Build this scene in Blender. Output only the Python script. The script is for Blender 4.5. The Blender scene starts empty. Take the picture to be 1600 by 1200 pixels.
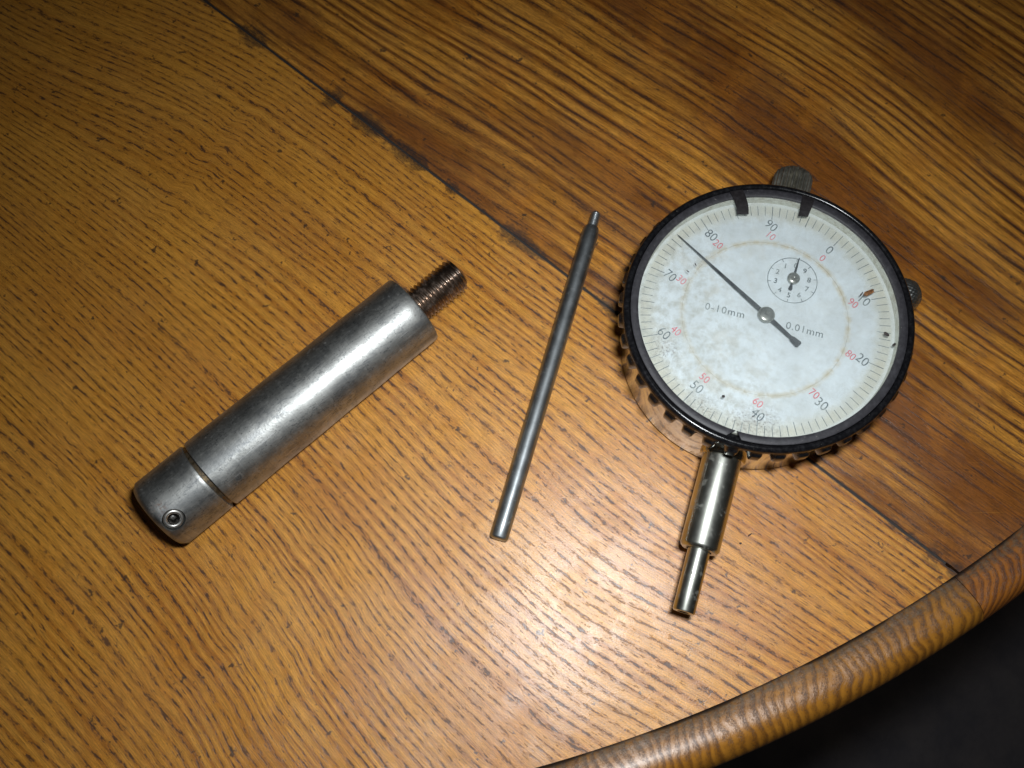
import bpy, math, random
import numpy as np
from math import sin, cos, pi, radians, sqrt, hypot, atan2, exp, tanh
from mathutils import Matrix, Vector

random.seed(7)
S = 0.001                     # everything below is written in millimetres
scene = bpy.context.scene
C = bpy.data.collections.new("place")
scene.collection.children.link(C)

# ------------------------------------------------------------------ camera
cam_data = bpy.data.cameras.new("camera")
cam = bpy.data.objects.new("camera", cam_data)
scene.collection.objects.link(cam)
cam_data.sensor_fit = 'HORIZONTAL'
cam_data.sensor_width = 36.0
cam_data.lens = 36.0 * 1426.35 / 1600
cam_data.clip_start = 0.005
cam_data.clip_end = 50
CAM = Vector((-47.104, -68.041, 187.581))
ROT = Matrix(((0.99983669, 0.00552746, 0.01720609),
              (0.0, 0.9520781, -0.30585501),
              (-0.01807214, 0.30580506, 0.95192261)))
mw = ROT.to_4x4()
mw.translation = CAM * S
cam.matrix_world = mw
cam_data.dof.use_dof = True
cam_data.dof.focus_distance = 0.188
cam_data.dof.aperture_fstop = 30
scene.camera = cam

# ------------------------------------------------------------------ world: a dim room
world = bpy.data.worlds.new("World")
scene.world = world
world.use_nodes = True
wb = world.node_tree.nodes['Background']
wb.inputs[0].default_value = (1.0, 0.93, 0.82, 1)
wb.inputs[1].default_value = 0.009

# ------------------------------------------------------------------ the camera's flash
fl = bpy.data.lights.new("camera_flash", 'AREA')
fl.shape = 'RECTANGLE'
fl.size = 0.024
fl.size_y = 0.010
fl.energy = 0.170
fl.spread = radians(114)
fl.color = (0.96, 1.0, 1.03)
fo = bpy.data.objects.new("camera_flash", fl)
scene.collection.objects.link(fo)
FLASH = Vector((-29, -45, 194))
aim = (Vector((-30, -42, 0)) - FLASH).normalized()
fo.matrix_world = Matrix.Translation(FLASH * S) @ aim.to_track_quat('-Z', 'Y').to_matrix().to_4x4()

scene.view_settings.view_transform = 'Standard'
scene.view_settings.look = 'None'
scene.view_settings.exposure = 0
scene.view_settings.gamma = 1

# ------------------------------------------------------------------ node helpers
class NT:
    def __init__(self, name):
        self.m = bpy.data.materials.new(name)
        self.m.use_nodes = True
        self.t = self.m.node_tree
        self.t.nodes.clear()
        self.out = self.t.nodes.new('ShaderNodeOutputMaterial')
    def new(self, typ, **kw):
        n = self.t.nodes.new(typ)
        for k, v in kw.items():
            setattr(n, k, v)
        return n
    def put(self, sock, v):
        if isinstance(v, bpy.types.NodeSocket):
            self.t.links.new(v, sock)
        elif isinstance(v, (tuple, list)) and sock.type == 'RGBA' and len(v) == 3:
            sock.default_value = (*v, 1)
        else:
            sock.default_value = v
    def math(self, op, *a, clamp=False):
        n = self.new('ShaderNodeMath', operation=op, use_clamp=clamp)
        for i, v in enumerate(a):
            self.put(n.inputs[i], v)
        return n.outputs[0]
    def add(self, a, b): return self.math('ADD', a, b)
    def mul(self, a, b): return self.math('MULTIPLY', a, b)
    def sub(self, a, b): return self.math('SUBTRACT', a, b)
    def ramp(self, v, lo, hi, a=0.0, b=1.0):
        n = self.new('ShaderNodeMapRange', interpolation_type='SMOOTHSTEP')
        self.put(n.inputs[0], v)
        for i, q in enumerate((lo, hi, a, b)):
            self.put(n.inputs[i + 1], q)
        return n.outputs[0]
    def vec(self, x, y, z=0.0):
        n = self.new('ShaderNodeCombineXYZ')
        for i, v in enumerate((x, y, z)):
            self.put(n.inputs[i], v)
        return n.outputs[0]
    def sep(self, v):
        n = self.new('ShaderNodeSeparateXYZ')
        self.put(n.inputs[0], v)
        return n.outputs[0], n.outputs[1], n.outputs[2]
    def scale(self, v, s):
        n = self.new('ShaderNodeVectorMath', operation='MULTIPLY')
        self.put(n.inputs[0], v)
        n.inputs[1].default_value = s if isinstance(s, tuple) else (s, s, s)
        return n.outputs[0]
    def noise(self, v, s=1.0, detail=2.0, rough=0.5, off=None):
        if isinstance(s, tuple) or off:
            v = self.scale(v, s)
            s = 1.0
        if off:
            n0 = self.new('ShaderNodeVectorMath', operation='ADD')
            self.put(n0.inputs[0], v)
            n0.inputs[1].default_value = off
            v = n0.outputs[0]
        n = self.new('ShaderNodeTexNoise')
        self.put(n.inputs['Vector'], v)
        n.inputs['Scale'].default_value = s
        n.inputs['Detail'].default_value = detail
        n.inputs['Roughness'].default_value = rough
        return n.outputs[0]
    def mix(self, f, a, b):
        n = self.new('ShaderNodeMix', data_type='RGBA')
        self.put(n.inputs[0], f)
        self.put(n.inputs[6], a)
        self.put(n.inputs[7], b)
        return n.outputs[2]
    def blob(self, p, c, r, soft=0.5):
        n = self.new('ShaderNodeVectorMath', operation='DISTANCE')
        self.put(n.inputs[0], p)
        n.inputs[1].default_value = c
        return self.ramp(n.outputs['Value'], r * (1 - soft), r * (1 + soft), 1.0, 0.0)
    def obj(self):
        n = self.new('ShaderNodeTexCoord')
        return self.scale(n.outputs['Object'], 1 / S)
    def uv(self, name):
        return self.new('ShaderNodeUVMap', uv_map=name).outputs[0]
    def bump(self, h, dist_mm, strength=1.0, normal=None):
        n = self.new('ShaderNodeBump')
        n.inputs['Strength'].default_value = strength
        n.inputs['Distance'].default_value = dist_mm * S
        self.put(n.inputs['Height'], h)
        if normal:
            self.put(n.inputs['Normal'], normal)
        return n.outputs[0]
    def bsdf(self, **kw):
        n = self.new('ShaderNodeBsdfPrincipled')
        for k, v in kw.items():
            self.put(n.inputs[k.replace('_', ' ')], v)
        return n.outputs[0]
    def surf(self, s):
        self.t.links.new(s, self.out.inputs[0])
        return self.m

# ------------------------------------------------------------------ mesh helpers
def mesh_obj(name, verts, faces, mat, parent=None, smooth=True, uvs=None, uvname='grain', sharp=None):
    me = bpy.data.meshes.new(name)
    me.from_pydata([(x * S, y * S, z * S) for x, y, z in verts], [], faces)
    if mat:
        me.materials.append(mat)
    if smooth:
        me.polygons.foreach_set('use_smooth', [True] * len(me.polygons))
        if sharp is not None:
            me.set_sharp_from_angle(angle=radians(sharp))
    if uvs is not None:
        lay = me.uv_layers.new(name=uvname)
        idx = np.empty(len(me.loops), dtype=np.int32)
        me.loops.foreach_get('vertex_index', idx)
        lay.data.foreach_set('uv', np.asarray(uvs, dtype=np.float32)[idx].ravel())
    o = bpy.data.objects.new(name, me)
    C.objects.link(o)
    if parent:
        o.parent = parent
    return o

def ring_grid(rows, close=True):
    """rows: list of rings (each a list of n points) -> verts, faces; outward winding as given"""
    n = len(rows[0])
    V = [p for r in rows for p in r]
    F = []
    for i in range(len(rows) - 1):
        for j in range(n if close else n - 1):
            k = (j + 1) % n
            F.append((i * n + j, i * n + k, (i + 1) * n + k, (i + 1) * n + j))
    return V, F

def lathe_z(prof, n=96, cx=0, cy=0):
    rows = []
    for r, z in prof:
        rows.append([(cx + r * cos(2 * pi * j / n), cy + r * sin(2 * pi * j / n), z) for j in range(n)])
    V, F = ring_grid(rows)
    return V, F

def lathe_axis(prof, origin, direc, n=64, rfun=None):
    """prof: (r, a) pairs; a runs along direc from origin"""
    o = Vector(origin)
    d = Vector(direc).normalized()
    up = Vector((0, 0, 1))
    side = up.cross(d).normalized()
    upv = d.cross(side)
    rows = []
    for r, a in prof:
        row = []
        for j in range(n):
            t = 2 * pi * j / n
            rr = rfun(r, a, t) if rfun else r
            q = o + d * a + side * (rr * cos(t)) + upv * (rr * sin(t))
            row.append(tuple(q))
        rows.append(row)
    V, F = ring_grid(rows)
    return V, F

def capped(V, F, n, rows, start=True, end=True):
    F = list(F)
    if start:
        F.append(tuple(reversed(range(n))))
    if end:
        F.append(tuple(range((rows - 1) * n, rows * n)))
    return V, F

def prism(poly, z0, z1):
    n = len(poly)
    V = [(x, y, z0) for x, y in poly] + [(x, y, z1) for x, y in poly]
    F = [tuple(reversed(range(n))), tuple(range(n, 2 * n))]
    F += [(i, (i + 1) % n, n + (i + 1) % n, n + i) for i in range(n)]
    return V, F

def fix_normals(o):
    import bmesh
    bm = bmesh.new()
    bm.from_mesh(o.data)
    bmesh.ops.recalc_face_normals(bm, faces=bm.faces)
    bm.to_mesh(o.data)
    bm.free()

def empty(name, loc=(0, 0, 0), rz=0.0):
    o = bpy.data.objects.new(name, None)
    o.empty_display_size = 0.01
    C.objects.link(o)
    o.location = Vector(loc) * S
    o.rotation_euler = (0, 0, rz)
    return o

def tag(o, label, cat, group=None):
    o['label'] = label
    o['category'] = cat
    if group:
        o['group'] = group

# ------------------------------------------------------------------ materials: wood
def wood_material(name, light, mid, dark, period, streak, seed, dash, contrast=1.0, zone0=-140.0, zone1=-10.0, line=0.34, patch=0.4):
    g = NT(name)
    uv = g.uv('grain')
    u, v, _ = g.sep(uv)
    P = g.vec(u, v, seed)
    w1 = g.noise(P, (0.014, 0.06, 1), 1.0, off=(seed, 0, 0))
    w2 = g.noise(P, (0.055, 0.20, 1), 1.0, off=(0, seed, 0))
    v1 = g.add(g.add(v, g.mul(g.sub(w1, 0.5), 5.0)), g.mul(g.sub(w2, 0.5), 0.9))
    Pw = g.vec(u, v1, seed)
    amp = g.noise(Pw, (0.03, 0.13, 1), 1.0, off=(9, 2, seed))
    # period drifts slowly so that the rings are not evenly spaced
    vv = g.add(v1, g.mul(g.sub(g.noise(g.vec(0, v1, seed), (1, 0.16, 1), 1.0), 0.5), 5.0))
    ph = g.math('FRACT', g.math('DIVIDE', vv, period))
    ring = g.mul(g.ramp(ph, 0.05, 0.60), g.ramp(ph, 0.66, 1.0, 1.0, 0.0))
    ln = g.mul(g.ramp(ph, 0.30, 0.60), g.ramp(ph, 0.64, 0.84, 1.0, 0.0))
    rag = g.noise(Pw, (1.6, 7.5, 1), 2.0, 0.7, off=(seed, 11, 2))
    p1 = g.noise(Pw, (dash, 2.1, 1), 1.0, 0.6, off=(seed * 2, 5, 1))
    p4 = g.noise(Pw, (dash * 0.5, 3.4, 1), 1.0, 0.6, off=(seed * 3, 15, 1))
    d1 = g.ramp(g.add(g.add(g.mul(p1, 1.0), g.mul(ln, 0.24)), g.mul(g.sub(rag, 0.5), 0.60)), 0.68, 0.84)
    p5 = g.noise(Pw, (0.30, 2.6, 1), 1.0, 0.6, off=(seed * 4, 1, 6))
    d1 = g.math('MAXIMUM', d1, g.mul(g.ramp(g.add(p5, g.mul(g.sub(rag, 0.5), 0.45)), 0.66, 0.78), 0.85))
    p3 = g.noise(Pw, (0.16, 0.5, 1), 2.0, 0.6, off=(4, 1, seed))
    d3 = g.ramp(g.add(p3, g.mul(g.sub(rag, 0.5), 0.12)), 0.60, 0.76)
    fib = g.noise(P, (0.30, 6.0, 1), 2.0, 0.7, off=(0, 0, seed))
    fleck = g.noise(P, (3.2, 8.0, 1), 1.0, 0.6)
    tone = g.noise(P, (0.012, 0.05, 1), 2.0, 0.55, off=(seed, 7, 0))
    base = g.mix(g.mul(ring, g.ramp(amp, 0.3, 0.7, 0.25, streak)), light, mid)
    lc = g.mul(ln, g.ramp(g.noise(Pw, (0.06, 0.6, 1), 1.0, 0.5, off=(2, 2, seed)), 0.35, 0.62, 0.08, line))
    base = g.mix(lc, base, (mid[0] * 0.62, mid[1] * 0.55, mid[2] * 0.6))
    base = g.mix(g.ramp(tone, 0.42, 0.68, 0.0, patch), base, mid)
    amber = g.noise(g.obj(), (0.09, 0.05, 0.1), 2.0, 0.6, off=(seed, 3, 4))
    base = g.mix(g.ramp(amber, 0.50, 0.64, 0.0, 0.40), base, (light[0] * 0.74, light[1] * 0.60, light[2] * 0.42))
    # the figure is fainter towards one end of the light board
    zone = g.ramp(g.add(u, g.mul(g.sub(tone, 0.5), 120.0)), zone0, zone1, 0.40, 1.0)
    base = g.mix(g.mul(g.sub(1.0, zone), 0.55), base, light)
    k = g.add(g.mul(g.sub(fib, 0.5), 1.6 * contrast), g.add(g.mul(g.sub(fleck, 0.5), 0.9), 1.0))
    kk = g.new('ShaderNodeVectorMath', operation='SCALE')
    g.put(kk.inputs[0], base)
    g.put(kk.inputs['Scale'], k)
    col = kk.outputs[0]
    col = g.mix(g.mul(d3, g.mul(zone, 0.30 * contrast)), col, (dark[0] * 2.8, dark[1] * 2.2, dark[2] * 1.8))
    col = g.mix(g.mul(g.ramp(g.add(p4, g.mul(g.sub(rag, 0.5), 0.2)), 0.52, 0.70), g.mul(zone, 0.38)), col, (mid[0] * 0.45, mid[1] * 0.40, mid[2] * 0.5))
    col = g.mix(g.mul(d1, g.ramp(amp, 0.25, 0.6, 0.62, 0.90)), col, dark)
    # blackened dirt in the glue joint
    j = g.new('ShaderNodeUVMap', uv_map='joint').outputs[0]
    ja, jd, _ = g.sep(j)
    jn = g.noise(g.vec(ja, jd, 0), (0.10, 0.12, 1), 4.0, 0.65, off=(2.3, 4.1, 0))
    wide = g.ramp(jn, 0.46, 0.72, 0.30, 4.2)
    jm = g.ramp(g.math('DIVIDE', jd, wide), 0.25, 1.15, 1.0, 0.0)
    core = g.ramp(g.add(jd, g.mul(g.sub(rag, 0.5), 0.35)), 0.18, 0.52, 0.93, 0.0)
    col = g.mix(g.math('MAXIMUM', core, g.mul(jm, g.ramp(rag, 0.35, 0.65, 0.55, 0.92))), col, (0.020, 0.014, 0.013))
    # spots, smears, worn patches in the varnish
    sp = g.noise(g.obj(), 0.30, 3.0, 0.7, off=(5, seed, 1))
    col = g.mix(g.ramp(sp, 0.64, 0.70, 0.0, 0.8), col, (0.03, 0.018, 0.012))
    sm = g.noise(g.obj(), 0.06, 4.0, 0.65, off=(8, 1, seed))
    scr = g.noise(g.obj(), (0.05, 2.6, 1.0), 2.0, 0.6, off=(3, 9, seed))
    scr2 = g.ramp(scr, 0.70, 0.74)
    col = g.mix(g.mul(scr2, 0.18), col, light)
    rough = g.add(g.ramp(sm, 0.35, 0.65, 0.42, 0.56), g.mul(d1, 0.12))
    h = g.add(g.add(g.mul(fib, 0.4), g.mul(fleck, 0.7)), g.mul(d1, -0.5))
    und = g.noise(g.obj(), (0.22, 0.22, 0.2), 1.0)
    nrm = g.bump(h, 0.035, 0.8, g.bump(und, 1.0, 0.10))
    cn = g.bump(g.add(h, g.mul(sm, 2.0)), 0.05, 0.8)
    return g.surf(g.bsdf(Base_Color=col, Roughness=rough, Normal=nrm, Specular_IOR_Level=0.5,
                         Coat_Weight=g.ramp(sm, 0.42, 0.56, 0.20, 0.75), Coat_Roughness=0.31, Coat_Normal=cn))

def rim_material(name, light, mid, dark, period, skew, seed):
    g = NT(name)
    u, v, _ = g.sep(g.uv('grain'))          # u along the edge, v across it (0 inner .. 1 outer)
    P = g.vec(u, g.mul(v, 11.0), seed)
    w = g.noise(P, (0.06, 0.10, 1), 2.0)
    w2 = g.noise(P, (0.45, 0.18, 1), 1.0)
    s = g.add(g.add(u, g.mul(g.mul(v, v), skew)), g.add(g.mul(g.sub(w, 0.5), 8.0), g.mul(g.sub(w2, 0.5), 0.25)))
    ph = g.math('FRACT', g.math('DIVIDE', s, period))
    ring = g.mul(g.ramp(ph, 0.0, 0.70), g.ramp(ph, 0.74, 1.0, 1.0, 0.0))
    Ps = g.vec(s, g.mul(v, 11.0), seed)
    p1 = g.noise(Ps, (2.8, 1.1, 1), 3.0, 0.8)
    p2 = g.noise(Ps, (6.0, 4.0, 1), 2.0, 0.7)
    amp = g.ramp(g.noise(Ps, (0.2, 0.1, 1), 1.0), 0.35, 0.6, 0.35, 0.85)
    col = g.mix(g.mul(ring, amp), light, mid)
    big = g.ramp(g.noise(P, (0.12, 0.3, 1), 3.0, 0.6, off=(7, 7, 1)), 0.4, 0.7)
    col = g.mix(g.mul(big, 0.5), col, mid)
    dm = g.mul(g.ramp(g.add(p1, g.mul(ring, 0.16)), 0.56, 0.70), g.ramp(p2, 0.40, 0.58, 0.2, 1.0))
    col = g.mix(g.mul(dm, g.ramp(v, 0.35, 0.9, 0.80, 0.40)), col, dark)
    gr = g.noise(P, (0.30, 0.6, 1), 4.0, 0.75, off=(3, 1, 0))
    edge = g.ramp(g.sub(v, g.mul(g.sub(gr, 0.5), 0.7)), 0.06, 0.34, 1.0, 0.0)
    grime = g.noise(P, (0.9, 1.8, 1), 3.0, 0.75)
    core = g.ramp(v, 0.02, 0.07, 0.85, 0.0)
    col = g.mix(g.mul(edge, g.ramp(grime, 0.35, 0.62, 0.50, 0.95)), col, g.mix(g.ramp(grime, 0.3, 0.7), (0.022, 0.016, 0.016), (0.15, 0.10, 0.055)))
    col = g.mix(core, col, (0.012, 0.010, 0.010))
    h = g.add(g.mul(dm, -0.4), g.add(g.mul(p2, 0.5), g.mul(ring, 0.5)))
    nrm = g.bump(h, 0.10, 0.8)
    rough = g.add(0.34, g.mul(dm, 0.2))
    return g.surf(g.bsdf(Base_Color=col, Roughness=rough, Normal=nrm, Coat_Weight=0.3, Coat_Roughness=0.30))

wood_a = wood_material('oak_light', (0.63, 0.285, 0.038), (0.37, 0.126, 0.011), (0.055, 0.022, 0.011), 1.85, 0.95, 3.1, 0.42)
wood_b = wood_material('oak_dark', (0.60, 0.265, 0.036), (0.200, 0.062, 0.007), (0.045, 0.015, 0.005), 2.7, 1.0, 8.7, 0.12, 1.3, -900.0, -800.0, 0.50, 0.95)
rim_a = rim_material('oak_edging', (0.37, 0.155, 0.018), (0.17, 0.064, 0.008), (0.032, 0.015, 0.009), 2.1, 2.0, 1.0)
rim_b = rim_material('oak_edging_dark', (0.36, 0.125, 0.018), (0.15, 0.046, 0.008), (0.022, 0.010, 0.008), 2.0, 10.0, 5.0)

# ------------------------------------------------------------------ table
TC = np.array([-123.263, 214.767])
RF = 309.0
JP = np.array([-126.0, 92.5])                # a point of the joint between the two boards
JQ = np.array([38.2, -47.4])
je = (JQ - JP) / np.linalg.norm(JQ - JP)     # along the joint
jn = np.array([je[1], -je[0]])               # towards the light board (down left)
if jn[1] > 0:
    jn = -jn
GA = radians(-40)

def grain_a(x, y):
    u = x * cos(GA) + y * sin(GA)
    v = -x * sin(GA) + y * cos(GA)
    def loc(px, py):
        dx, dy = x - px, y - py
        return dx * cos(GA) + dy * sin(GA), -dx * sin(GA) + dy * cos(GA)
    w = np.zeros_like(x)
    a, b = loc(-93, -62)
    w += 7.5 * np.tanh(a / 32) * np.exp(-(b / 46) ** 2)
    a, b = loc(-148, 82)
    w += -9.0 * np.tanh(a / 35) * np.exp(-(b / 38) ** 2)
    a, b = loc(-20, -62)
    w += -4.0 * np.tanh(a / 22) * np.exp(-(b / 30) ** 2)
    # cross figure: the grain jogs where it crosses these lines
    def jog(p, q, amp, width):
        p, q = np.array(p), np.array(q)
        d = q - p
        L = np.linalg.norm(d)
        d = d / L
        t = (x - p[0]) * d[0] + (y - p[1]) * d[1]
        s = -(x - p[0]) * d[1] + (y - p[1]) * d[0]
        win = 1 / (1 + np.exp(-(t + 1) / 2.0)) / (1 + np.exp((t - L - 1) / 2.0))
        return amp * (s / width) * np.exp(-(s / width) ** 2) * win
    w += jog((-132, 34.7), (-110, 65.7), 1.2, 2.6)
    w += jog((-118, -72), (-84, -38), 0.6, 4.0)
    w += jog((-112, -84), (-76, -52), -0.6, 5.0)
    return u, v + w

def grain_b(x, y):
    ga = radians(-38.5)
    u = x * cos(ga) + y * sin(ga)
    v = -x * sin(ga) + y * cos(ga)
    w = 6.0 * np.tanh((u - 20) / 40) * np.exp(-((v - 75) / 40) ** 2) + 0.8 * np.sin(u / 27.0)
    return u, v + w

table = empty('wooden_table', (0, 0, 0))
tag(table, 'round varnished oak table top with a rounded edge, under all the tools', 'table')

def board(name, side, mat, gfun, thick=18.0, gap=0.16):
    n = jn * side
    d0 = float((TC - JP) @ n)                # circle centre's offset from the joint, on this side
    vmin, vmax = gap - d0, RF - 0.2          # measured from the circle centre
    t0 = math.asin(max(-1, min(1, vmin / RF)))
    nr, nc = 300, 300
    rows_t = np.concatenate([np.linspace(t0, pi / 2 - 0.02, nr)])
    vs = RF * np.sin(rows_t)
    V = []
    UVj = []
    rng = np.random.default_rng(3 if side > 0 else 4)
    rag = np.interp(np.arange(nc + 1), np.arange(0, nc + 1, 2), rng.random(len(np.arange(0, nc + 1, 2)))) * 0.22
    for i, v in enumerate(vs):
        h = sqrt(max(RF ** 2 - v ** 2, 0))
        uu = h * np.sin(np.linspace(-pi / 2, pi / 2, nc + 1))
        for k, u in enumerate(uu):
            vv = v + (rag[k] if i == 0 else 0)
            p = TC + je * u + n * vv
            V.append((p[0], p[1], 0.0))
            UVj.append((u, vv + d0))
    ncol = nc + 1
    F = []
    for i in range(nr - 1):
        for k in range(nc):
            q = (i * ncol + k, i * ncol + k + 1, (i + 1) * ncol + k + 1, (i + 1) * ncol + k)
            F.append(q if side < 0 else tuple(reversed(q)))
    # side walls and underside from the border loop
    border = [k for k in range(ncol)] + [i * ncol + nc for i in range(1, nr)] + \
             [(nr - 1) * ncol + k for k in range(nc - 1, -1, -1)] + [i * ncol for i in range(nr - 2, 0, -1)]
    b0 = len(V)
    for b in border:
        x, y, _ = V[b]
        V.append((x, y, -thick))
        UVj.append(UVj[b])
    m = len(border)
    for i in range(m):
        j = (i + 1) % m
        F.append((border[i], border[j], b0 + j, b0 + i))
    F.append(tuple(b0 + i for i in range(m)))
    A = np.array(V)
    gu, gv = gfun(A[:, 0], A[:, 1])
    o = mesh_obj(name, V, F, mat, table, smooth=False, uvs=np.stack([gu, gv], 1))
    lay = o.data.uv_layers.new(name='joint')
    idx = np.empty(len(o.data.loops), dtype=np.int32)
    o.data.loops.foreach_get('vertex_index', idx)
    lay.data.foreach_set('uv', np.asarray(UVj, dtype=np.float32)[idx].ravel())
    return o

ba = board('board', 1, wood_a, grain_a)
ba['label'] = 'light oak board with short dark pore flecks'
bb = board('board', -1, wood_b, grain_b)
bb['label'] = 'darker brown oak board with long dark streaks'

g = NT('glue_dirt')
jn_ = g.noise(g.obj(), 1.2, 4, 0.7)
glue = g.surf(g.bsdf(Base_Color=g.mix(jn_, (0.012, 0.010, 0.012), (0.05, 0.04, 0.035)), Roughness=0.7, Normal=g.bump(jn_, 0.2)))
# packed dirt that fills the joint just below the surface
L0, L1 = -250.0, 330.0
pts = []
V, F = [], []
N = 200
for i in range(N + 1):
    t = L0 + (L1 - L0) * i / N
    c0 = JP + je * t
    if np.linalg.norm(c0 - TC) > RF - 1:
        continue
    for s, z in ((-0.6, -1.5), (-0.6, -0.16), (0.6, -0.16), (0.6, -1.5)):
        q = c0 + jn * s
        V.append((q[0], q[1], z - 0.06 * random.random()))
n4 = len(V) // 4
for i in range(n4 - 1):
    for k in range(4):
        k2 = (k + 1) % 4
        F.append((i * 4 + k, i * 4 + k2, (i + 1) * 4 + k2, (i + 1) * 4 + k))
F += [(3, 2, 1, 0), tuple((n4 - 1) * 4 + k for k in range(4))]
o = mesh_obj('joint_filler', V, F, glue, table, smooth=False)
fix_normals(o)

# moulded solid edging in six segments
prof = [(0.15, -18.0), (0.15, -1.2), (0.25, -0.75), (0.7, -0.45), (1.6, -0.15), (2.8, 0.25), (4.2, 0.62), (5.6, 0.80), (6.8, 0.74),
        (7.9, 0.35), (8.9, -0.45), (9.8, -1.7), (10.5, -3.5), (10.9, -5.6), (11.0, -8.5), (10.9, -11.5), (10.4, -14), (9.4, -16), (8.0, -17.4), (6.0, -18.0)]
def rim_segment(a0, a1, mat, label=None):
    n = max(12, int((a1 - a0) * 309 / 1.6))
    V, F, UV = [], [], []
    L = [0.0]
    for i in range(1, len(prof)):
        L.append(L[-1] + hypot(prof[i][0] - prof[i - 1][0], prof[i][1] - prof[i - 1][1]))
    for i in range(n + 1):
        a = a0 + (a1 - a0) * i / n
        for k, (r, z) in enumerate(prof):
            wob = 0.18 * sin(a * 61) + 0.10 * sin(a * 173 + 1) if 2 <= k <= 3 else 0.0
            R_ = RF + r + wob
            V.append((TC[0] + R_ * cos(a), TC[1] + R_ * sin(a), z))
            UV.append((a * 315, max(0.0, r) / 11.0 if z > -9 else 1.0 + (-9 - z) / 11.0))
    m = len(prof)
    for i in range(n):
        for k in range(m):
            k2 = (k + 1) % m
            F.append((i * m + k, i * m + k2, (i + 1) * m + k2, (i + 1) * m + k))
    F.append(tuple(range(m)))
    F.append(tuple(reversed([n * m + k for k in range(m)])))
    o = mesh_obj('rim_segment', V, F, mat, table, smooth=True, uvs=UV, sharp=50)
    fix_normals(o)
    if label:
        o['label'] = label
    return o
a_joint = radians(-58.45)
gp = 0.00025
for k in range(6):
    a1 = a_joint - radians(60) * k
    rim_segment(a1 - radians(60) + gp, a1 - gp, rim_b if k == 5 else rim_a,
                'edging piece with fine cross stripes' if k == 0 else ('darker reddish edging piece with slanted stripes' if k == 5 else None))

# ------------------------------------------------------------------ floor
g = NT('floor_dark')
fp = g.obj()
fn = g.noise(fp, 0.02, 5, 0.65)
fn2 = g.noise(fp, 0.35, 3, 0.6)
floor_m = g.surf(g.bsdf(Base_Color=g.mix(fn, (0.08, 0.10, 0.16), (0.55, 0.48, 0.46)), Roughness=0.9, Normal=g.bump(fn2, 2.0)))
floor = mesh_obj('floor', [(-4000, -4000, -730), (4000, -4000, -730), (4000, 4000, -730), (-4000, 4000, -730)], [(0, 1, 2, 3)], floor_m, smooth=False)
floor['kind'] = 'structure'

# ------------------------------------------------------------------ metals and plastics
def metal(name, col, r1, r2, mixf=0.5, dirt=(0.05, 0.04, 0.03), dirt_amt=0.5, dirt_lo=0.6, dirt_hi=0.72, scale=0.8, speck=0.0, extra=None, bumpd=0.01, fine=4.0):
    g = NT(name)
    p = g.obj()
    n1 = g.noise(p, scale, 4, 0.65)
    n2 = g.noise(p, fine, 3, 0.7, off=(4, 4, 4))
    n3 = g.noise(p, scale * 0.25, 3, 0.5, off=(1, 7, 4))
    d = g.mul(g.ramp(n1, dirt_lo, dirt_hi), dirt_amt)
    c = g.mix(g.ramp(n3, 0.3, 0.7), col, tuple(q * 0.72 for q in col))
    c = g.mix(d, c, dirt)
    if speck:
        c = g.mix(g.mul(g.ramp(n2, 0.60, 0.70), speck), c, tuple(q * 0.30 for q in col))
    if extra:
        c, d = extra(g, p, c, d)
    met = g.sub(1.0, g.mul(d, 0.8))
    nrm = g.bump(g.add(n2, g.mul(n1, 0.5)), bumpd, 0.6)
    s1 = g.bsdf(Base_Color=c, Metallic=met, Roughness=g.add(r1, g.mul(d, 0.3)), Normal=nrm)
    s2 = g.bsdf(Base_Color=c, Metallic=met, Roughness=g.add(r2, g.mul(g.sub(n1, 0.5), 0.25)), Normal=nrm)
    mx = g.new('ShaderNodeMixShader')
    mx.inputs[0].default_value = mixf
    g.t.links.new(s1, mx.inputs[1])
    g.t.links.new(s2, mx.inputs[2])
    return g.surf(mx.outputs[0])

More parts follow.
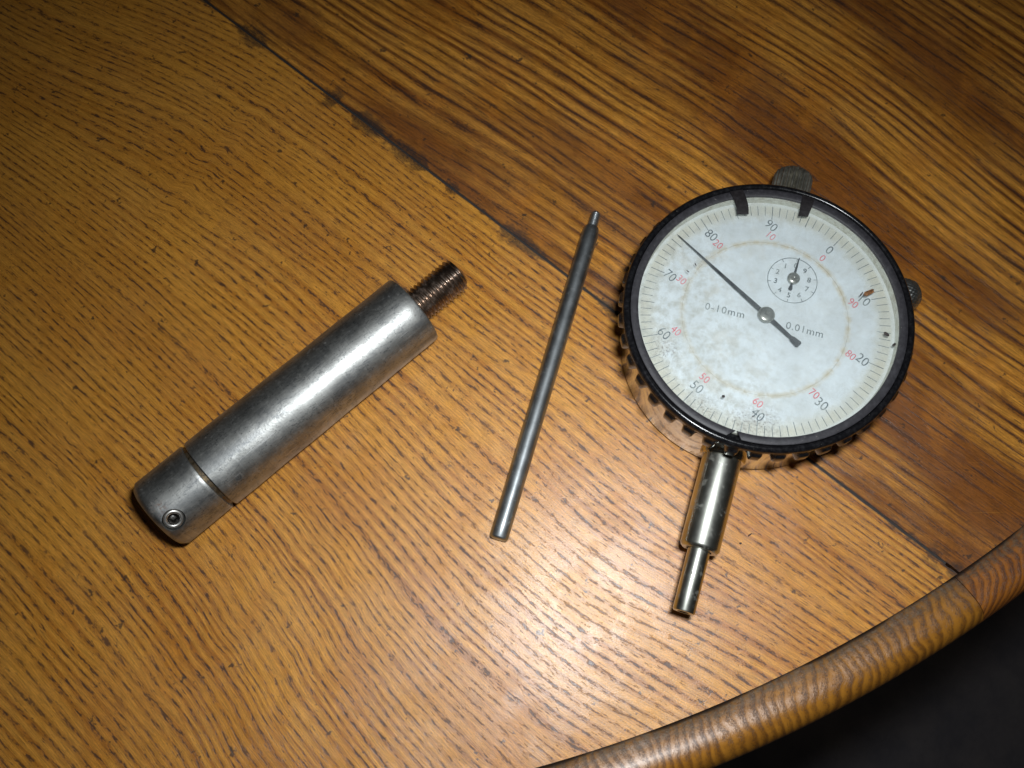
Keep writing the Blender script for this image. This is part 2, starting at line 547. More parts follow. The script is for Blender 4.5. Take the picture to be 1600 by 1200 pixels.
def shank_marks(g, p, c, d):
    # rust by the screw, long faint scratches, oily tarnish
    rn = g.noise(p, 2.2, 3, 0.7)
    rust = g.mul(g.blob(p, (2.4, -2.0, 15.7), 1.5, 0.6), g.ramp(rn, 0.45, 0.6))
    c = g.mix(g.mul(rust, 0.75), c, (0.13, 0.06, 0.03))
    nick = g.mul(g.blob(p, (17.2, -6.2, 13.0), 0.75, 0.3), g.ramp(rn, 0.40, 0.5))
    c = g.mix(g.mul(nick, 0.8), c, (0.03, 0.035, 0.04))
    curl = g.noise(p, (0.12, 0.35, 0.35), 5, 0.6, off=(2, 2, 9))
    arc = g.ramp(g.math('ABSOLUTE', g.sub(curl, 0.47)), 0.0, 0.012, 1.0, 0.0)
    c = g.mix(g.mul(arc, 0.55), c, (0.06, 0.07, 0.08))
    lines = g.noise(p, (5.0, 0.15, 0.15), 2, 0.7, off=(1, 1, 1))
    c = g.mix(g.ramp(lines, 0.50, 0.75, 0.0, 0.35), c, (0.20, 0.21, 0.22))
    sc = g.ramp(g.noise(p, (1.2, 0.10, 0.10), 1, 0.5, off=(7, 7, 7)), 0.66, 0.69)
    sc2 = g.ramp(g.noise(p, (0.10, 2.2, 2.2), 2, 0.6, off=(4, 7, 2)), 0.66, 0.70)
    c = g.mix(g.mul(g.math('MAXIMUM', g.mul(sc, 0.35), sc2), 0.35), c, (0.75, 0.76, 0.75))
    pits = g.ramp(g.noise(p, 3.2, 2, 0.6, off=(6, 2, 8)), 0.64, 0.70)
    pm = g.ramp(g.noise(p, (0.09, 0.2, 0.2), 2, 0.5, off=(2, 5, 8)), 0.40, 0.60)
    c = g.mix(g.mul(pits, g.mul(pm, 0.8)), c, (0.05, 0.05, 0.055))
    oil = g.ramp(g.noise(p, (0.10, 0.30, 0.3), 5, 0.7, off=(3, 3, 3)), 0.48, 0.64)
    c = g.mix(g.mul(oil, 0.50), c, (0.16, 0.17, 0.18))
    return c, g.math('MAXIMUM', d, g.math('MAXIMUM', rust, g.mul(nick, 0.4)))

steel_shank = metal('turned_steel', (0.46, 0.465, 0.445), 0.33, 0.54, 0.74, dirt=(0.12, 0.09, 0.07), dirt_amt=0.35, scale=1.2, speck=0.75, extra=shank_marks, bumpd=0.030, fine=2.3)
steel_groove = metal('groove_steel', (0.20, 0.15, 0.09), 0.35, 0.55, 0.5, dirt=(0.03, 0.022, 0.015), dirt_amt=0.9, dirt_lo=0.42, dirt_hi=0.62, scale=0.9)
steel_rod = metal('grey_steel_rod', (0.38, 0.405, 0.415), 0.25, 0.54, 0.58, dirt_amt=0.6, scale=1.0, speck=0.4, bumpd=0.008)
chrome = metal('worn_chrome', (0.62, 0.60, 0.52), 0.07, 0.22, 0.30, dirt=(0.06, 0.04, 0.025), dirt_amt=0.65, dirt_lo=0.66, dirt_hi=0.76, scale=0.55, bumpd=0.0006)
chrome_stem = metal('stem_chrome', (0.56, 0.57, 0.51), 0.13, 0.40, 0.45, dirt=(0.05, 0.035, 0.02), dirt_amt=0.55, dirt_lo=0.56, dirt_hi=0.74, scale=0.5, bumpd=0.001)
dull_knurl = metal('dull_knurl', (0.50, 0.48, 0.41), 0.33, 0.55, 0.55, dirt=(0.05, 0.04, 0.03), dirt_amt=0.15, dirt_lo=0.45, dirt_hi=0.7, scale=1.2)
bright_knurl = metal('bright_knurl', (0.50, 0.52, 0.50), 0.26, 0.50, 0.5, dirt_amt=0.25, scale=1.2)
rusty = metal('browned_thread', (0.36, 0.29, 0.24), 0.16, 0.40, 0.50, dirt=(0.12, 0.075, 0.055), dirt_amt=0.5, dirt_lo=0.50, dirt_hi=0.70, scale=0.5, bumpd=0.002)
screw_steel = metal('screw_steel', (0.72, 0.70, 0.66), 0.28, 0.5, 0.5, dirt_amt=0.3, scale=2.0)
dark_hole = metal('blackened_hole', (0.05, 0.045, 0.04), 0.4, 0.6, 0.5)

def black_plastic(name, base, rough, bumpd, spec=0.5, spots=0.5):
    g = NT(name)
    p = g.obj()
    n1 = g.noise(p, 5.0, 3, 0.7)
    n2 = g.noise(p, 1.2, 5, 0.7, off=(2, 9, 1))
    sp = g.ramp(g.noise(p, 2.6, 2, 0.5, off=(7, 3, 2)), 0.74, 0.78)
    c = g.mix(g.ramp(n2, 0.4, 0.75), base, tuple(q * 1.7 + 0.008 for q in base))
    c = g.mix(g.mul(sp, spots), c, (0.35, 0.33, 0.28))
    return g.surf(g.bsdf(Base_Color=c, Roughness=g.add(rough, g.mul(g.sub(n2, 0.5), 0.25)), Specular_IOR_Level=spec, Normal=g.bump(n1, bumpd, 0.7)))
bezel_m = black_plastic('black_enamel', (0.005, 0.005, 0.006), 0.19, 0.010, 0.40)
ring_m = black_plastic('satin_black', (0.024, 0.023, 0.027), 0.5, 0.035, 0.4)
tab_m = black_plastic('tab_black', (0.009, 0.007, 0.008), 0.5, 0.01, 0.3, 0.2)
seat_m = black_plastic('seat_brown', (0.035, 0.024, 0.020), 0.5, 0.02)
g = NT('hand_blue_black')
hp = g.noise(g.obj(), 6.0, 3, 0.7)
hand_m = g.surf(g.bsdf(Base_Color=g.mix(g.ramp(hp, 0.6, 0.72), (0.006, 0.010, 0.016), (0.06, 0.075, 0.09)), Roughness=0.5, Specular_IOR_Level=0.25))
g = NT('print_black')
pn = g.noise(g.obj(), 0.5, 4, 0.75)
ink_black = g.surf(g.bsdf(Base_Color=g.mix(g.ramp(pn, 0.35, 0.65), (0.045, 0.070, 0.085), (0.26, 0.30, 0.29)), Roughness=0.6))
g = NT('print_red')
pn = g.noise(g.obj(), 0.5, 4, 0.75)
ink_red = g.surf(g.bsdf(Base_Color=g.mix(g.ramp(pn, 0.35, 0.65), (0.60, 0.07, 0.10), (0.70, 0.25, 0.28)), Roughness=0.6))

def dial_mat(name, outer):
    g = NT(name)
    p = g.obj()
    x, y, z = g.sep(p)
    r = g.math('SQRT', g.add(g.mul(x, x), g.mul(y, y)))
    big = g.noise(p, 0.13, 4, 0.6)
    med = g.noise(p, 0.55, 5, 0.7, off=(3, 1, 0))
    fine = g.noise(p, 3.0, 4, 0.75)
    c = g.mix(g.ramp(big, 0.35, 0.7), (0.68, 0.755, 0.780), (0.59, 0.650, 0.665))
    # yellowed rim of the paper dial
    if outer:
        rn = g.add(r, g.mul(g.sub(med, 0.5), 2.6))
        yel = g.mul(g.ramp(rn, 20.6, 23.6), g.ramp(g.add(r, g.mul(g.sub(fine, 0.5), 0.5)), 24.4, 25.1, 1.0, 0.45))
        yel = g.mul(yel, g.ramp(big, 0.3, 0.7, 1.0, 0.6))
        c = g.mix(g.mul(yel, 0.75), c, (0.54, 0.51, 0.36))
        st = g.ramp(g.add(r, g.mul(g.sub(fine, 0.5), 1.0)), 16.3, 17.4, 1.0, 0.0)
    else:
        st = g.ramp(g.add(r, g.mul(g.sub(fine, 0.5), 0.6)), 15.3, 16.4)
    c = g.mix(g.mul(st, g.ramp(med, 0.35, 0.65, 0.15, 0.8)), c, (0.55, 0.45, 0.25))
    tan = g.noise(p, 0.20, 4, 0.65, off=(2, 8, 3))
    c = g.mix(g.mul(g.ramp(tan, 0.50, 0.66, 0.0, 0.32), g.ramp(g.add(g.mul(x, -1.0), g.mul(y, -0.3)), -8.0, 14.0, 0.25, 1.0)), c, (0.50, 0.44, 0.30))
    # grey-green dirt, worst toward the left and lower rim
    side = g.ramp(g.add(g.mul(x, -1.0), g.mul(y, -0.75)), -4.0, 22.0)
    d = g.mul(g.ramp(med, 0.40, 0.70), g.add(0.26, g.mul(side, 0.62)))
    c = g.mix(d, c, (0.42, 0.43, 0.38))
    sp = g.mul(g.ramp(g.noise(p, 2.3, 4, 0.75, off=(9, 2, 4)), 0.66, 0.73), g.add(0.30, g.mul(side, 0.65)))
    c = g.mix(sp, c, (0.12, 0.10, 0.08))
    for bx, by, br in ((4.4, -21.5, 3.2), (-7.0, -22.0, 2.6), (-17.0, -12.5, 2.4), (0.5, -22.6, 2.6)):
        m = g.mul(g.blob(p, (bx, by, 18.4), br, 0.8), g.ramp(g.noise(p, 1.9, 4, 0.8, off=(bx, by, 0)), 0.48, 0.62))
        c = g.mix(g.mul(m, 0.65), c, (0.12, 0.10, 0.08))
    return g.surf(g.bsdf(Base_Color=c, Roughness=0.55))
g = NT('aged_cream')
spacer_m = g.surf(g.bsdf(Base_Color=g.mix(g.ramp(g.noise(g.obj(), 0.8, 4, 0.7), 0.4, 0.7), (0.58, 0.60, 0.52), (0.38, 0.36, 0.27)), Roughness=0.5))
dial_outer_m = dial_mat('dial_enamel_outer', True)
dial_inner_m = dial_mat('dial_enamel_inner', False)

# aged clear window: mostly clear, a faint milky bloom, scratches, slight gloss
g = NT('aged_window')
p = g.obj()
hz = g.noise(p, 0.22, 5, 0.7, off=(5, 5, 5))
fine = g.noise(p, 2.6, 4, 0.75, off=(1, 5, 2))
scr = g.noise(p, (0.6, 6.0, 1), 3, 0.7, off=(1, 8, 2))
milk = g.add(g.ramp(hz, 0.3, 0.7, 0.02, 0.09), g.mul(g.ramp(fine, 0.60, 0.72), 0.10))
tr = g.new('ShaderNodeBsdfTransparent')
tr.inputs[0].default_value = (0.98, 0.98, 0.98, 1)
df = g.new('ShaderNodeBsdfDiffuse')
df.inputs[0].default_value = (0.72, 0.80, 0.80, 1)
gl = g.new('ShaderNodeBsdfGlossy')
gl.inputs['Roughness'].default_value = 0.22
g.put(gl.inputs['Normal'], g.bump(scr, 0.01, 0.5))
m1 = g.new('ShaderNodeMixShader')
g.put(m1.inputs[0], milk)
g.t.links.new(tr.outputs[0], m1.inputs[1])
g.t.links.new(df.outputs[0], m1.inputs[2])
fr = g.new('ShaderNodeFresnel')
fr.inputs[0].default_value = 1.45
m2 = g.new('ShaderNodeMixShader')
g.put(m2.inputs[0], fr.outputs[0])
g.t.links.new(m1.outputs[0], m2.inputs[1])
g.t.links.new(gl.outputs[0], m2.inputs[2])
window_m = g.surf(m2.outputs[0])

g = NT('brown_flake')
n = g.noise(g.obj(), 3.0, 3, 0.7)
flake_m = g.surf(g.bsdf(Base_Color=g.mix(g.ramp(n, 0.3, 0.7), (0.06, 0.025, 0.012), (0.34, 0.15, 0.05)), Roughness=0.6))
g = NT('dark_crumb')
crumb_m = g.surf(g.bsdf(Base_Color=g.mix(g.noise(g.obj(), 6.0, 3, 0.7), (0.012, 0.010, 0.012), (0.05, 0.035, 0.03)), Roughness=0.6))

# ------------------------------------------------------------------ dial indicator
gauge = empty('dial_indicator', (0, 0, 0), radians(-17.5))
tag(gauge, 'round dial gauge with white face, black toothed bezel and plain stem, lying on its back', 'dial gauge')

def part(name, VF, mat, parent=gauge, **kw):
    o = mesh_obj(name, VF[0], VF[1], mat, parent, **kw)
    return o

# chrome case
V, F = lathe_z([(0, 0.02), (25.6, 0.02), (26.3, 0.15), (26.85, 0.7), (27.0, 1.4), (27.0, 17.0), (25.0, 17.2), (24.8, 17.9), (0, 17.9)], 160)
case = part('case', (V, F), chrome, sharp=40)
fix_normals(case)
# bezel: smooth rolled lip above a toothed skirt
NT_ = 40
prof_b = [(25.7, 17.6, 0), (25.7, 19.8, 0), (26.95, 20.2, 0), (26.95, 20.95, 0), (27.1, 21.35, 0), (27.45, 21.55, 0), (27.9, 21.45, 0), (28.25, 21.05, 0),
          (28.4, 20.4, 0.0), (28.35, 19.8, 0.15), (28.2, 19.45, 0.5), (28.35, 19.15, 1), (28.45, 18.8, 1), (28.45, 16.9, 1), (28.35, 16.4, 1), (28.1, 16.2, 0.9), (27.25, 16.1, 0), (27.15, 17.3, 0)]
rows = []
nb = NT_ * 16
for r, z, k in prof_b:
    row = []
    for j in range(nb):
        t = 2 * pi * j / nb
        ph = (t * NT_ / (2 * pi)) % 1.0
        s = 1 / (1 + exp(-(cos(2 * pi * ph) + 0.15) * 8))      # 1 on a tooth, 0 in a gap
        rr = r + k * (0.55 - 1.30 * (1 - s))
        zz = z + (1 - s) * (0.6 if k > 0.6 and z < 17 else 0.0)
        row.append((rr * cos(t), rr * sin(t), zz))
    rows.append(row)
V, F = ring_grid(rows)
n0 = len(rows) * nb
bezel = part('bezel', (V, F), bezel_m, sharp=60)
fix_normals(bezel)

# snap ring that holds the window, open at the bottom
a_s = radians(-91.0)
rows = []
na = 240
for i in range(na + 1):
    f = i / na
    row = []
    for r, z in ((25.35, 20.75), (25.35, 21.28), (25.5, 21.36), (26.7, 21.36), (26.85, 21.28), (26.85, 20.75)):
        k = (r - 25.35) / 1.5
        a0 = a_s + radians(0.25 + 2.6 * k)
        a1 = a_s + 2 * pi - radians(0.25 + 3.2 * k)
        a = a0 + (a1 - a0) * f
        row.append((r * cos(a), r * sin(a), z))
    rows.append(row)
V, F = ring_grid(rows)
F += [tuple(range(6)), tuple(na * 6 + k for k in reversed(range(6)))]
o = part('retaining_ring', (V, F), ring_m, sharp=40)
fix_normals(o)

# dial window (thin clear disc)
V, F = lathe_z([(0, 20.3), (25.66, 20.3), (25.66, 20.9), (0, 20.9)], 160)
o = part('dial_window', (V, F), window_m, smooth=False)
fix_normals(o)

# limit tabs hooked over the ring
def tab(pts, bend):
    (ax, ay), (bx, by), (cx, cy), (dx, dy) = pts          # outer left, outer right, inner right, inner left
    V = []
    n = 8
    for i in range(n + 1):
        f = i / n
        s = f + bend * sin(pi * f) * 0.05
        zl = 21.75 - 0.55 * f * f
        for (x0, y0, x1, y1), sg in (((ax, ay, dx, dy), 1), ((bx, by, cx, cy), -1)):
            x, y = x0 + (x1 - x0) * s, y0 + (y1 - y0) * s
            nx, ny = -(y1 - y0), (x1 - x0)
            L = hypot(nx, ny)
            off = bend * 0.35 * sin(pi * f * 0.9)
            V.append((x + nx / L * off, y + ny / L * off, zl))
            V.append((x + nx / L * off, y + ny / L * off, zl - 0.35))
    F = []
    for i in range(n):
        a = i * 4
        F += [(a, a + 2, a + 6, a + 4), (a + 1, a + 5, a + 7, a + 3), (a, a + 4, a + 5, a + 1), (a + 2, a + 3, a + 7, a + 6)]
    F += [(0, 1, 3, 2), (n * 4, n * 4 + 2, n * 4 + 3, n * 4 + 1)]
    o = part('tolerance_pointer', (V, F), tab_m, smooth=False)
    fix_normals(o)
    return o
def pol(r, a):
    return (r * cos(radians(a)), r * sin(radians(a)))
tab([pol(26.8, 119.7), pol(26.8, 114.0), pol(21.5, 113.5), pol(21.9, 119.6)], 1.0)
tab([pol(26.8, 88.0), pol(26.8, 82.4), pol(22.9, 82.2), pol(22.3, 86.9)], 0.0)

V, F = lathe_z([(25.42, 18.42), (25.68, 18.42), (25.68, 20.28), (25.42, 20.28), (25.42, 18.42)], 160)
o = part('spacer_ring', (V, F), spacer_m, sharp=40)
fix_normals(o)

# dial plates
ZD = 18.4
def annulus(r0, r1, z0, z1, n=160):
    return lathe_z([(r0, z0), (r1, z0), (r1, z1), (r0, z1), (r0, z0)], n)
dial = part('scale_ring', annulus(16.40, 26.3, 17.95, ZD), dial_outer_m, smooth=False)
fix_normals(dial)
inner = part('dial_face', lathe_z([(0, 17.92), (16.37, 17.92), (16.37, ZD - 0.02), (0, ZD - 0.02)], 128), dial_inner_m, smooth=False)
fix_normals(inner)

A0 = 62.9
def strokes(segs, w, z):
    V, F = [], []
    for (x0, y0), (x1, y1), ww in segs:
        L = hypot(x1 - x0, y1 - y0)
        nx, ny = -(y1 - y0) / L * ww * w, (x1 - x0) / L * ww * w
        b = len(V)
        V += [(x0 + nx, y0 + ny, z), (x0 - nx, y0 - ny, z), (x1 - nx, y1 - ny, z), (x1 + nx, y1 + ny, z)]
        F.append((b, b + 1, b + 2, b + 3))
    return V, F
segs = []
for k in range(100):
    a = A0 - 3.6 * k
    if k % 10 == 0:
        ri, ww = 21.65, 1.1
    elif k % 5 == 0:
        ri, ww = 21.95, 1.0
    else:
        ri, ww = 22.45, 0.9
    segs.append((pol(24.6, a), pol(ri, a), ww))
part('tick_marks', strokes(segs, 0.075, ZD + 0.012), ink_black, dial, smooth=False)

def text_mesh(txt, size, offset=0.0, spacing=1.0):
    cu = bpy.data.curves.new('t', 'FONT')
    cu.body = txt
    cu.size = size
    cu.align_x = 'CENTER'
    cu.align_y = 'CENTER'
    cu.offset = offset
    cu.space_character = spacing
    cu.resolution_u = 4
    ob = bpy.data.objects.new('t', cu)
    scene.collection.objects.link(ob)
    dg = bpy.context.evaluated_depsgraph_get()
    me = bpy.data.meshes.new_from_object(ob.evaluated_get(dg))
    bpy.data.objects.remove(ob)
    bpy.data.curves.remove(cu)
    return me
def put_text(name, txt, h, x, y, rot, z, mat, parent, thin=0.0, squeeze=1.0, spacing=1.0):
    me = text_mesh(txt, h / 0.70, thin, spacing)
    c, s = cos(radians(rot)), sin(radians(rot))
    cx = (max(v.co.x for v in me.vertices) + min(v.co.x for v in me.vertices)) / 2
    cy = (max(v.co.y for v in me.vertices) + min(v.co.y for v in me.vertices)) / 2
    for v in me.vertices:
        a, b = (v.co.x - cx) * squeeze, v.co.y - cy
        v.co = ((x + a * c - b * s) * S, (y + a * s + b * c) * S, z * S)
    me.name = name
    me.materials.clear()
    me.materials.append(mat)
    o = bpy.data.objects.new(name, me)
    C.objects.link(o)
    o.parent = parent
    return o
for k in range(10):
    a = A0 - 36 * k
    x, y = pol(20.35, a)
    put_text('black_numeral', str(k * 10), 1.95, x, y, A0 - 90, ZD + 0.014, ink_black, dial, -0.004, 0.92)
    x, y = pol(17.95, a - 0.4)
    put_text('red_numeral', '0' if k == 0 else str(100 - 10 * k), 1.55, x, y, A0 - 90, ZD + 0.014, ink_red, dial, 0.0, 0.92)
zi = ZD - 0.02 + 0.012
put_text('range_lettering', '0-10mm', 1.5, -7.9, -0.95, 2.5, zi, ink_black, inner, 0.010, 1.0, 1.15)
put_text('graduation_lettering', '0.01mm', 1.5, 8.05, -0.35, 1.0, zi, ink_black, inner, 0.010, 1.0, 1.1)
SX, SY = 3.5, 9.35
V, F = [], []
nn = 72
for i in range(nn):
    t = 2 * pi * i / nn
    V += [(SX + 5.0 * cos(t), SY + 5.0 * sin(t), zi), (SX + 4.85 * cos(t), SY + 4.85 * sin(t), zi)]
F = [(2 * i, 2 * ((i + 1) % nn), 2 * ((i + 1) % nn) + 1, 2 * i + 1) for i in range(nn)]
part('counter_circle', (V, F), ink_black, inner, smooth=False)
segs = []
for k in range(10):
    a = radians(90 + 36 * k)
    segs.append(((SX + 4.9 * cos(a), SY + 4.9 * sin(a)), (SX + 4.25 * cos(a), SY + 4.25 * sin(a)), 0.9))
    put_text('counter_numeral', str(k), 1.08, SX + 3.35 * cos(a), SY + 3.35 * sin(a), 0, zi, ink_black, inner, 0.03)
part('counter_ticks', strokes(segs, 0.07, zi), ink_black, inner, smooth=False)

# hands
def hand(name, cx, cy, ang, L, T, w0, w1, wt, z, th, spade):
    prof = [(-T, wt * 0.75), (-T + 0.35, wt * 1.15), (-T + spade, wt * 0.9), (-T + spade + 0.4, wt * 0.55), (0, w1), (L * 0.5, (w0 + w1) / 2), (L, w0)]
    a = radians(ang)
    left = [(u, w) for u, w in prof]
    poly = [(u, -w) for u, w in left] + [(u, w) for u, w in reversed(left)]
    pts = [(cx + u * cos(a) - w * sin(a), cy + u * sin(a) + w * cos(a)) for u, w in poly]
    o = part(name, prism(pts, z, z + th), hand_m, smooth=False)
    fix_normals(o)
    return o
hd = hand('main_pointer', 0, 0, 150.3, 24.0, 8.75, 0.07, 0.50, 0.66, 19.3, 0.16, 1.9)
hub = part('hub', lathe_z([(0, 18.35), (0.7, 18.35), (0.7, 19.2), (1.3, 19.25), (1.6, 19.45), (1.7, 19.65), (1.62, 19.85), (1.4, 20.02), (1.0, 20.13), (0.42, 20.18), (0.34, 20.02), (0, 20.0)], 48), chrome_stem, hd, sharp=40)
fix_normals(hub)
hs = hand('counter_pointer', SX, SY, 87.5, 4.9, 2.55, 0.08, 0.33, 0.36, 18.95, 0.14, 0.8)
hub2 = part('hub', lathe_z([(0, 18.35), (0.5, 18.35), (0.5, 18.9), (0.95, 19.0), (1.22, 19.25), (1.22, 19.55), (1.0, 19.75), (0.25, 19.85), (0, 19.7)], 40, SX, SY), chrome_stem, hs, sharp=40)
fix_normals(hub2)

# stem, spindle, cap, clamp screw
ZS = 8.5
V, F = lathe_axis([(0, 25.0), (3.86, 25.0), (3.86, 46.0), (3.7, 46.4), (3.35, 46.75), (2.45, 46.8), (2.45, 46.0), (0, 46.0)], (0, 0, ZS), (0, -1, 0), 72)
o = part('stem', (V, F), chrome_stem, sharp=30)
fix_normals(o)
V, F = lathe_axis([(0, 45.5), (2.15, 45.5), (2.15, 58.7), (2.05, 58.95), (1.9, 59.0), (1.25, 59.0), (1.2, 58.9), (1.2, 55.0), (0, 55.0)], (0, 0, ZS), (0, -1, 0), 56)
spindle = part('spindle', (V, F), chrome_stem, sharp=30)
fix_normals(spindle)
# worn stamped characters, unreadable
segs = []
yy = -50.9
for ch in (((-.3, .3, .3, .3), (.3, .3, 0, 0), (0, 0, .3, -.3)), ((-.25, .3, -.25, -.3), (-.25, .3, .25, .3), (-.25, 0, .2, 0)), ((-.3, -.3, .3, -.3), (-.3, 0, .25, 0), (.25, 0, .3, -.3))):
    for x0, y0, x1, y1 in ch:
        segs.append(((x0 - 0.35, yy + y0), (x1 - 0.35, yy + y1)))
    yy -= 0.85
V, F = [], []
for (x0, y0), (x1, y1) in segs:
    L = hypot(x1 - x0, y1 - y0)
    nx, ny = -(y1 - y0) / L * 0.06, (x1 - x0) / L * 0.06
    b = len(V)
    for x, y in ((x0 + nx, y0 + ny), (x0 - nx, y0 - ny), (x1 - nx, y1 - ny), (x1 + nx, y1 + ny)):
        V.append((x, y, ZS + sqrt(2.158 ** 2 - x * x)))
    F.append((b, b + 1, b + 2, b + 3))
part('stamped_mark', (V, F), dark_hole, spindle, smooth=False)
# boss on the case where the stem is pressed in
V, F = lathe_axis([(0, 24.5), (4.6, 24.5), (4.6, 27.6), (4.4, 27.9), (3.9, 27.95), (3.9, 27.9)], (0, 0, ZS), (0, -1, 0), 64)
o = part('stem_boss', (V, F), chrome, sharp=30)
fix_normals(o)

def knurl_cap(r, a, t):
    if r < 3.9:
        return r
    return r - 0.75 * (0.5 - 0.5 * cos(22 * t)) ** 1.6
V, F = lathe_axis([(0, 25), (3.0, 25), (3.0, 29.0), (4.0, 29.05), (4.25, 29.4)] + [(4.25, 29.4 + i * 1.3) for i in range(1, 7)] + [(4.2, 38.6), (3.95, 39.2), (3.3, 39.7), (2.2, 39.95), (0, 40.0)],
                  (0.15, 0, ZS), (0, 1, 0), 240, knurl_cap)
o = part('spindle_cap', (V, F), dull_knurl, sharp=80)
fix_normals(o)
def knurl_diamond(r, a, t):
    if r < 2.6:
        return r
    q = abs(((t * 26 / (2 * pi) + a * 0.9) % 1) - 0.5) + abs(((t * 26 / (2 * pi) - a * 0.9) % 1) - 0.5)
    return r - 0.32 * (1 - q)
da = radians(31.6)
prof_k = [(0, 25), (1.6, 25), (1.6, 30.2), (2.5, 30.25)] + [(sqrt(max(0, 1 - max(0, (a - 33.6) / 4.3) ** 2)) * 3.95, a) for a in np.linspace(30.4, 36.6, 26)] + [(2.55, 36.95), (1.5, 37.15), (0, 37.2)]
V, F = lathe_axis(prof_k, (-1.9 * cos(da), -1.9 * sin(da), 10.2), (cos(da), sin(da), 0), 208, knurl_diamond)
o = part('clamp_screw', (V, F), bright_knurl, sharp=80)
fix_normals(o)

# ------------------------------------------------------------------ shank (cylindrical holder)
sa = radians(41.671)
shank = empty('steel_shank', (-120.74, -37.6, 0), sa)
tag(shank, 'thick grey steel cylinder with a groove, a set screw and a brown threaded stud', 'holder')
RS = 8.0
def xl(prof, n=128, rfun=None, z=RS):
    return lathe_axis(prof, (0, 0, z), (1, 0, 0), n, rfun)
V, F = xl([(0, 13.0), (7.9, 13.0), (8.0, 13.15), (8.0, 13.3)] + [(8.0 + 0.03 * sin(i), 14 + i * 2.6) for i in range(1, 20)] + [(8.0, 65.9), (7.85, 66.2), (7.5, 66.35), (0, 66.35)])
o = mesh_obj('shank_body', V, F, steel_shank, shank, sharp=30)
fix_normals(o)
V, F = xl([(0, 11.9), (7.25, 11.9), (7.25, 13.7), (0, 13.7)])
o = mesh_obj('groove', V, F, steel_groove, shank, sharp=30)
fix_normals(o)
V, F = xl([(0, 0.0), (6.9, 0.0), (7.15, 0.1), (7.75, 0.85), (7.92, 1.15)] + [(7.93, 1.2 + i) for i in range(1, 11)] + [(7.93, 11.9), (7.85, 12.05), (7.2, 12.1), (0, 12.1)], 96)
col_o = mesh_obj('collar', V, F, steel_shank, shank, sharp=30)
fix_normals(col_o)
# drill the set screw's hole
# lathe_axis: side = up x d = +y for d = +x ; angle measured from +y toward +z
ta = radians(180 - 129.6)
scr_dir = Vector((0, -cos(ta), sin(ta)))
so = Vector((3.05, 0, RS))
def radial_lathe(prof, n=48, rot=0.0):
    d = scr_dir
    side = Vector((1, 0, 0))
    up = d.cross(side)
    rows = []
    for r, a in prof:
        rows.append([tuple(so + d * a + side * (r * cos(2 * pi * j / n + rot)) + up * (r * sin(2 * pi * j / n + rot))) for j in range(n)])
    return ring_grid(rows)
V, F = radial_lathe([(2.2, 4.0), (2.2, 10.0)], 48)
V, F = capped(V, F, 48, 2)
cut = mesh_obj('cut', V, F, dark_hole, shank, smooth=False)
fix_normals(cut)
bpy.context.view_layer.update()
md = col_o.modifiers.new('drill', 'BOOLEAN')
md.object = cut
md.operation = 'DIFFERENCE'
md.solver = 'EXACT'
dg = bpy.context.evaluated_depsgraph_get()
me = bpy.data.meshes.new_from_object(col_o.evaluated_get(dg))
col_o.modifiers.clear()
col_o.data = me
me.set_sharp_from_angle(angle=radians(30))
bpy.data.objects.remove(cut)
V, F = radial_lathe([(2.0, 4.2), (2.0, 7.0), (1.9, 7.35), (1.65, 7.52), (1.35, 7.50), (1.15, 7.38), (1.12, 7.2), (1.12, 5.2), (0, 5.2)], 48)
scrw = mesh_obj('set_screw', V, F, screw_steel, shank, sharp=50)
fix_normals(scrw)
V, F = radial_lathe([(1.11, 7.25), (1.11, 5.3), (0, 5.25), (0, 5.3), (0.86, 5.5), (0.90, 7.2), (1.11, 7.25)], 6)
o = mesh_obj('hex_socket', V, F, dark_hole, scrw, smooth=False)
fix_normals(o)
V, F = radial_lathe([(0, 5.35), (0.5, 5.35), (0.45, 5.9), (0, 6.0)], 24)
o = mesh_obj('socket_bottom', V, F, screw_steel, scrw, sharp=50)
fix_normals(o)
# threaded stud with a real helical thread
def thread(r0, depth, pitch, a0, a1, n=56, step=8, z=RS, taper=0.8):
    prof = []
    m = int((a1 - a0) / pitch * step)
    for i in range(m + 1):
        prof.append((r0, a0 + (a1 - a0) * i / m))
    def rf(r, a, t):
        if r < r0 * 0.86:
            return r
        ph = (a / pitch - t / (2 * pi)) % 1.0
        tri = abs(ph - 0.5) * 2
        e = min(1.0, (a1 - a) / taper)
        return r - depth * min(1, max(0, tri * 1.25 - 0.12)) - (1 - e) * 0.5 * r0 * 0.2
    prof = [(0, a0 - 0.5), (r0 * 0.8, a0 - 0.5)] + prof + [(r0 * 0.72, a1 + 0.25), (0, a1 + 0.3)]
    return lathe_axis(prof, (0, 0, z), (1, 0, 0), n, rf)
V, F = thread(3.95, 0.62, 1.0, 66.2, 78.6)
o = mesh_obj('threaded_stud', V, F, rusty, shank, sharp=75)
fix_normals(o)

# ------------------------------------------------------------------ thin extension rod
pa = Vector((-53.18, -41.35))
pb = Vector((-32.41, 28.6))
dv = pb - pa
rod = empty('extension_rod', (pa.x, pa.y, 0), atan2(dv.y, dv.x))
tag(rod, 'thin grey steel rod with a small threaded tip, between the thick cylinder and the gauge', 'rod')
RR = 1.92
Lr = dv.length
V, F = lathe_axis([(0, -0.1), (1.45, -0.1), (1.75, 0.05), (RR, 0.4)] + [(RR, 0.4 + i * (Lr - 2.4) / 20) for i in range(1, 21)] + [(RR * 0.9, Lr - 0.6), (1.55, Lr), (1.2, Lr + 0.1), (0, Lr + 0.1)], (0, 0, RR), (1, 0, 0), 56)
o = mesh_obj('rod_body', V, F, steel_rod, rod, sharp=40)
fix_normals(o)
V, F = thread(1.15, 0.2, 0.45, Lr + 0.05, Lr + 3.6, 36, 6, RR, 0.5)
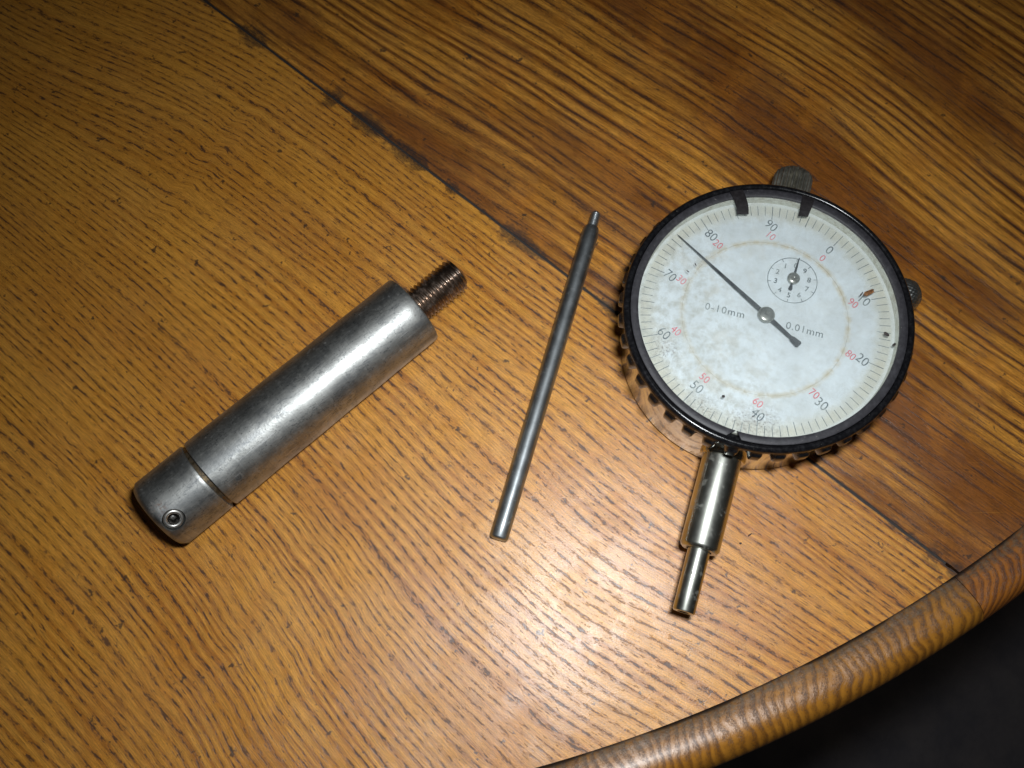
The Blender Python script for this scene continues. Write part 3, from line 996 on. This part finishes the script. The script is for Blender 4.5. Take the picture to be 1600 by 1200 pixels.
o = mesh_obj('threaded_tip', V, F, steel_rod, rod, sharp=75)
fix_normals(o)

# ------------------------------------------------------------------ loose dirt
def crumb(name, x, y, z, sx, sy, sz, rot, mat, label, cat, group=None, seed=1, n=9):
    rnd = random.Random(seed)
    V, F = [], []
    rows = []
    for i, (f, h) in enumerate(((0.7, 0.0), (1.0, 0.3), (0.85, 0.7), (0.35, 1.0))):
        row = []
        for j in range(n):
            t = 2 * pi * j / n
            k = f * (0.75 + 0.5 * rnd.random())
            a, b = sx * k * cos(t), sy * k * sin(t)
            row.append((a * cos(rot) - b * sin(rot), a * sin(rot) + b * cos(rot), sz * h))
        rows.append(row)
    V, F = ring_grid(rows)
    V, F = capped(V, F, n, 4)
    o = mesh_obj(name, V, F, mat, None, smooth=False)
    fix_normals(o)
    o.location = Vector((x, y, z)) * S
    tag(o, label, cat, group)
    return o
rg = radians(-17.5)
def gl_(x, y):      # gauge-local -> world
    return x * cos(rg) - y * sin(rg), x * sin(rg) + y * cos(rg)
ZW = 20.905
for i, (nm, lx, ly, sx, sy, sz, rot, mt, lab, cat) in enumerate((
    ('dirt_flake', 17.9, 9.75, 1.25, 0.5, 0.35, 0.75, flake_m, 'small brown flake on the dial glass beside the black 10', 'dirt flake'),
    ('dirt_flake', 16.6, 9.1, 0.6, 0.12, 0.15, 1.15, crumb_m, 'dark splinter on the dial glass just below the brown flake', 'dirt flake'),
    ('dust_speck', -4.3, -19.4, 0.32, 0.26, 0.2, 0.3, crumb_m, 'black speck on the dial glass between the 50 and the 40', 'speck'),
    ('dust_speck', 22.8, 2.2, 0.62, 0.34, 0.3, -0.3, crumb_m, 'black speck on the scale between the 10 and the 20, nearer the hands', 'speck'),
    ('dust_speck', 24.6, 0.4, 0.45, 0.3, 0.3, 0.8, crumb_m, 'black speck against the black ring between the 10 and the 20', 'speck'),
    ('dust_speck', -16.0, 5.8, 0.42, 0.10, 0.12, -0.9, crumb_m, 'short dark fibre on the dial glass beside the pointer, right of the red 30', 'speck'),
    ('dust_speck', -17.1, 3.9, 0.36, 0.11, 0.12, -0.4, crumb_m, 'short dark fibre on the dial glass just above the red 30', 'speck'),
    ('dust_speck', 1.9, -21.6, 0.16, 0.14, 0.12, 0.3, crumb_m, 'tiny black speck on the dial glass right of the 40', 'speck'))):
    x, y = gl_(lx, ly)
    crumb(nm, x, y, ZW, sx, sy, sz, rot + rg, mt, lab, cat, None, i + 1)
crumb('dirt_crumb', -2.0, -40.4, 0.005, 0.55, 0.16, 0.25, 0.6, crumb_m, 'small dark crumb on the light board right of the stem, the longer one', 'crumb', None, 21)
crumb('dirt_crumb', -4.0, -42.1, 0.005, 0.24, 0.2, 0.2, 0.1, crumb_m, 'small dark crumb on the light board right of the stem, the rounder one', 'crumb', None, 22)

# ------------------------------------------------------------------ render settings
scene.render.resolution_x = 1024
scene.render.resolution_y = 768
scene.render.engine = 'CYCLES'
scene.cycles.max_bounces = 8
scene.cycles.transparent_max_bounces = 12
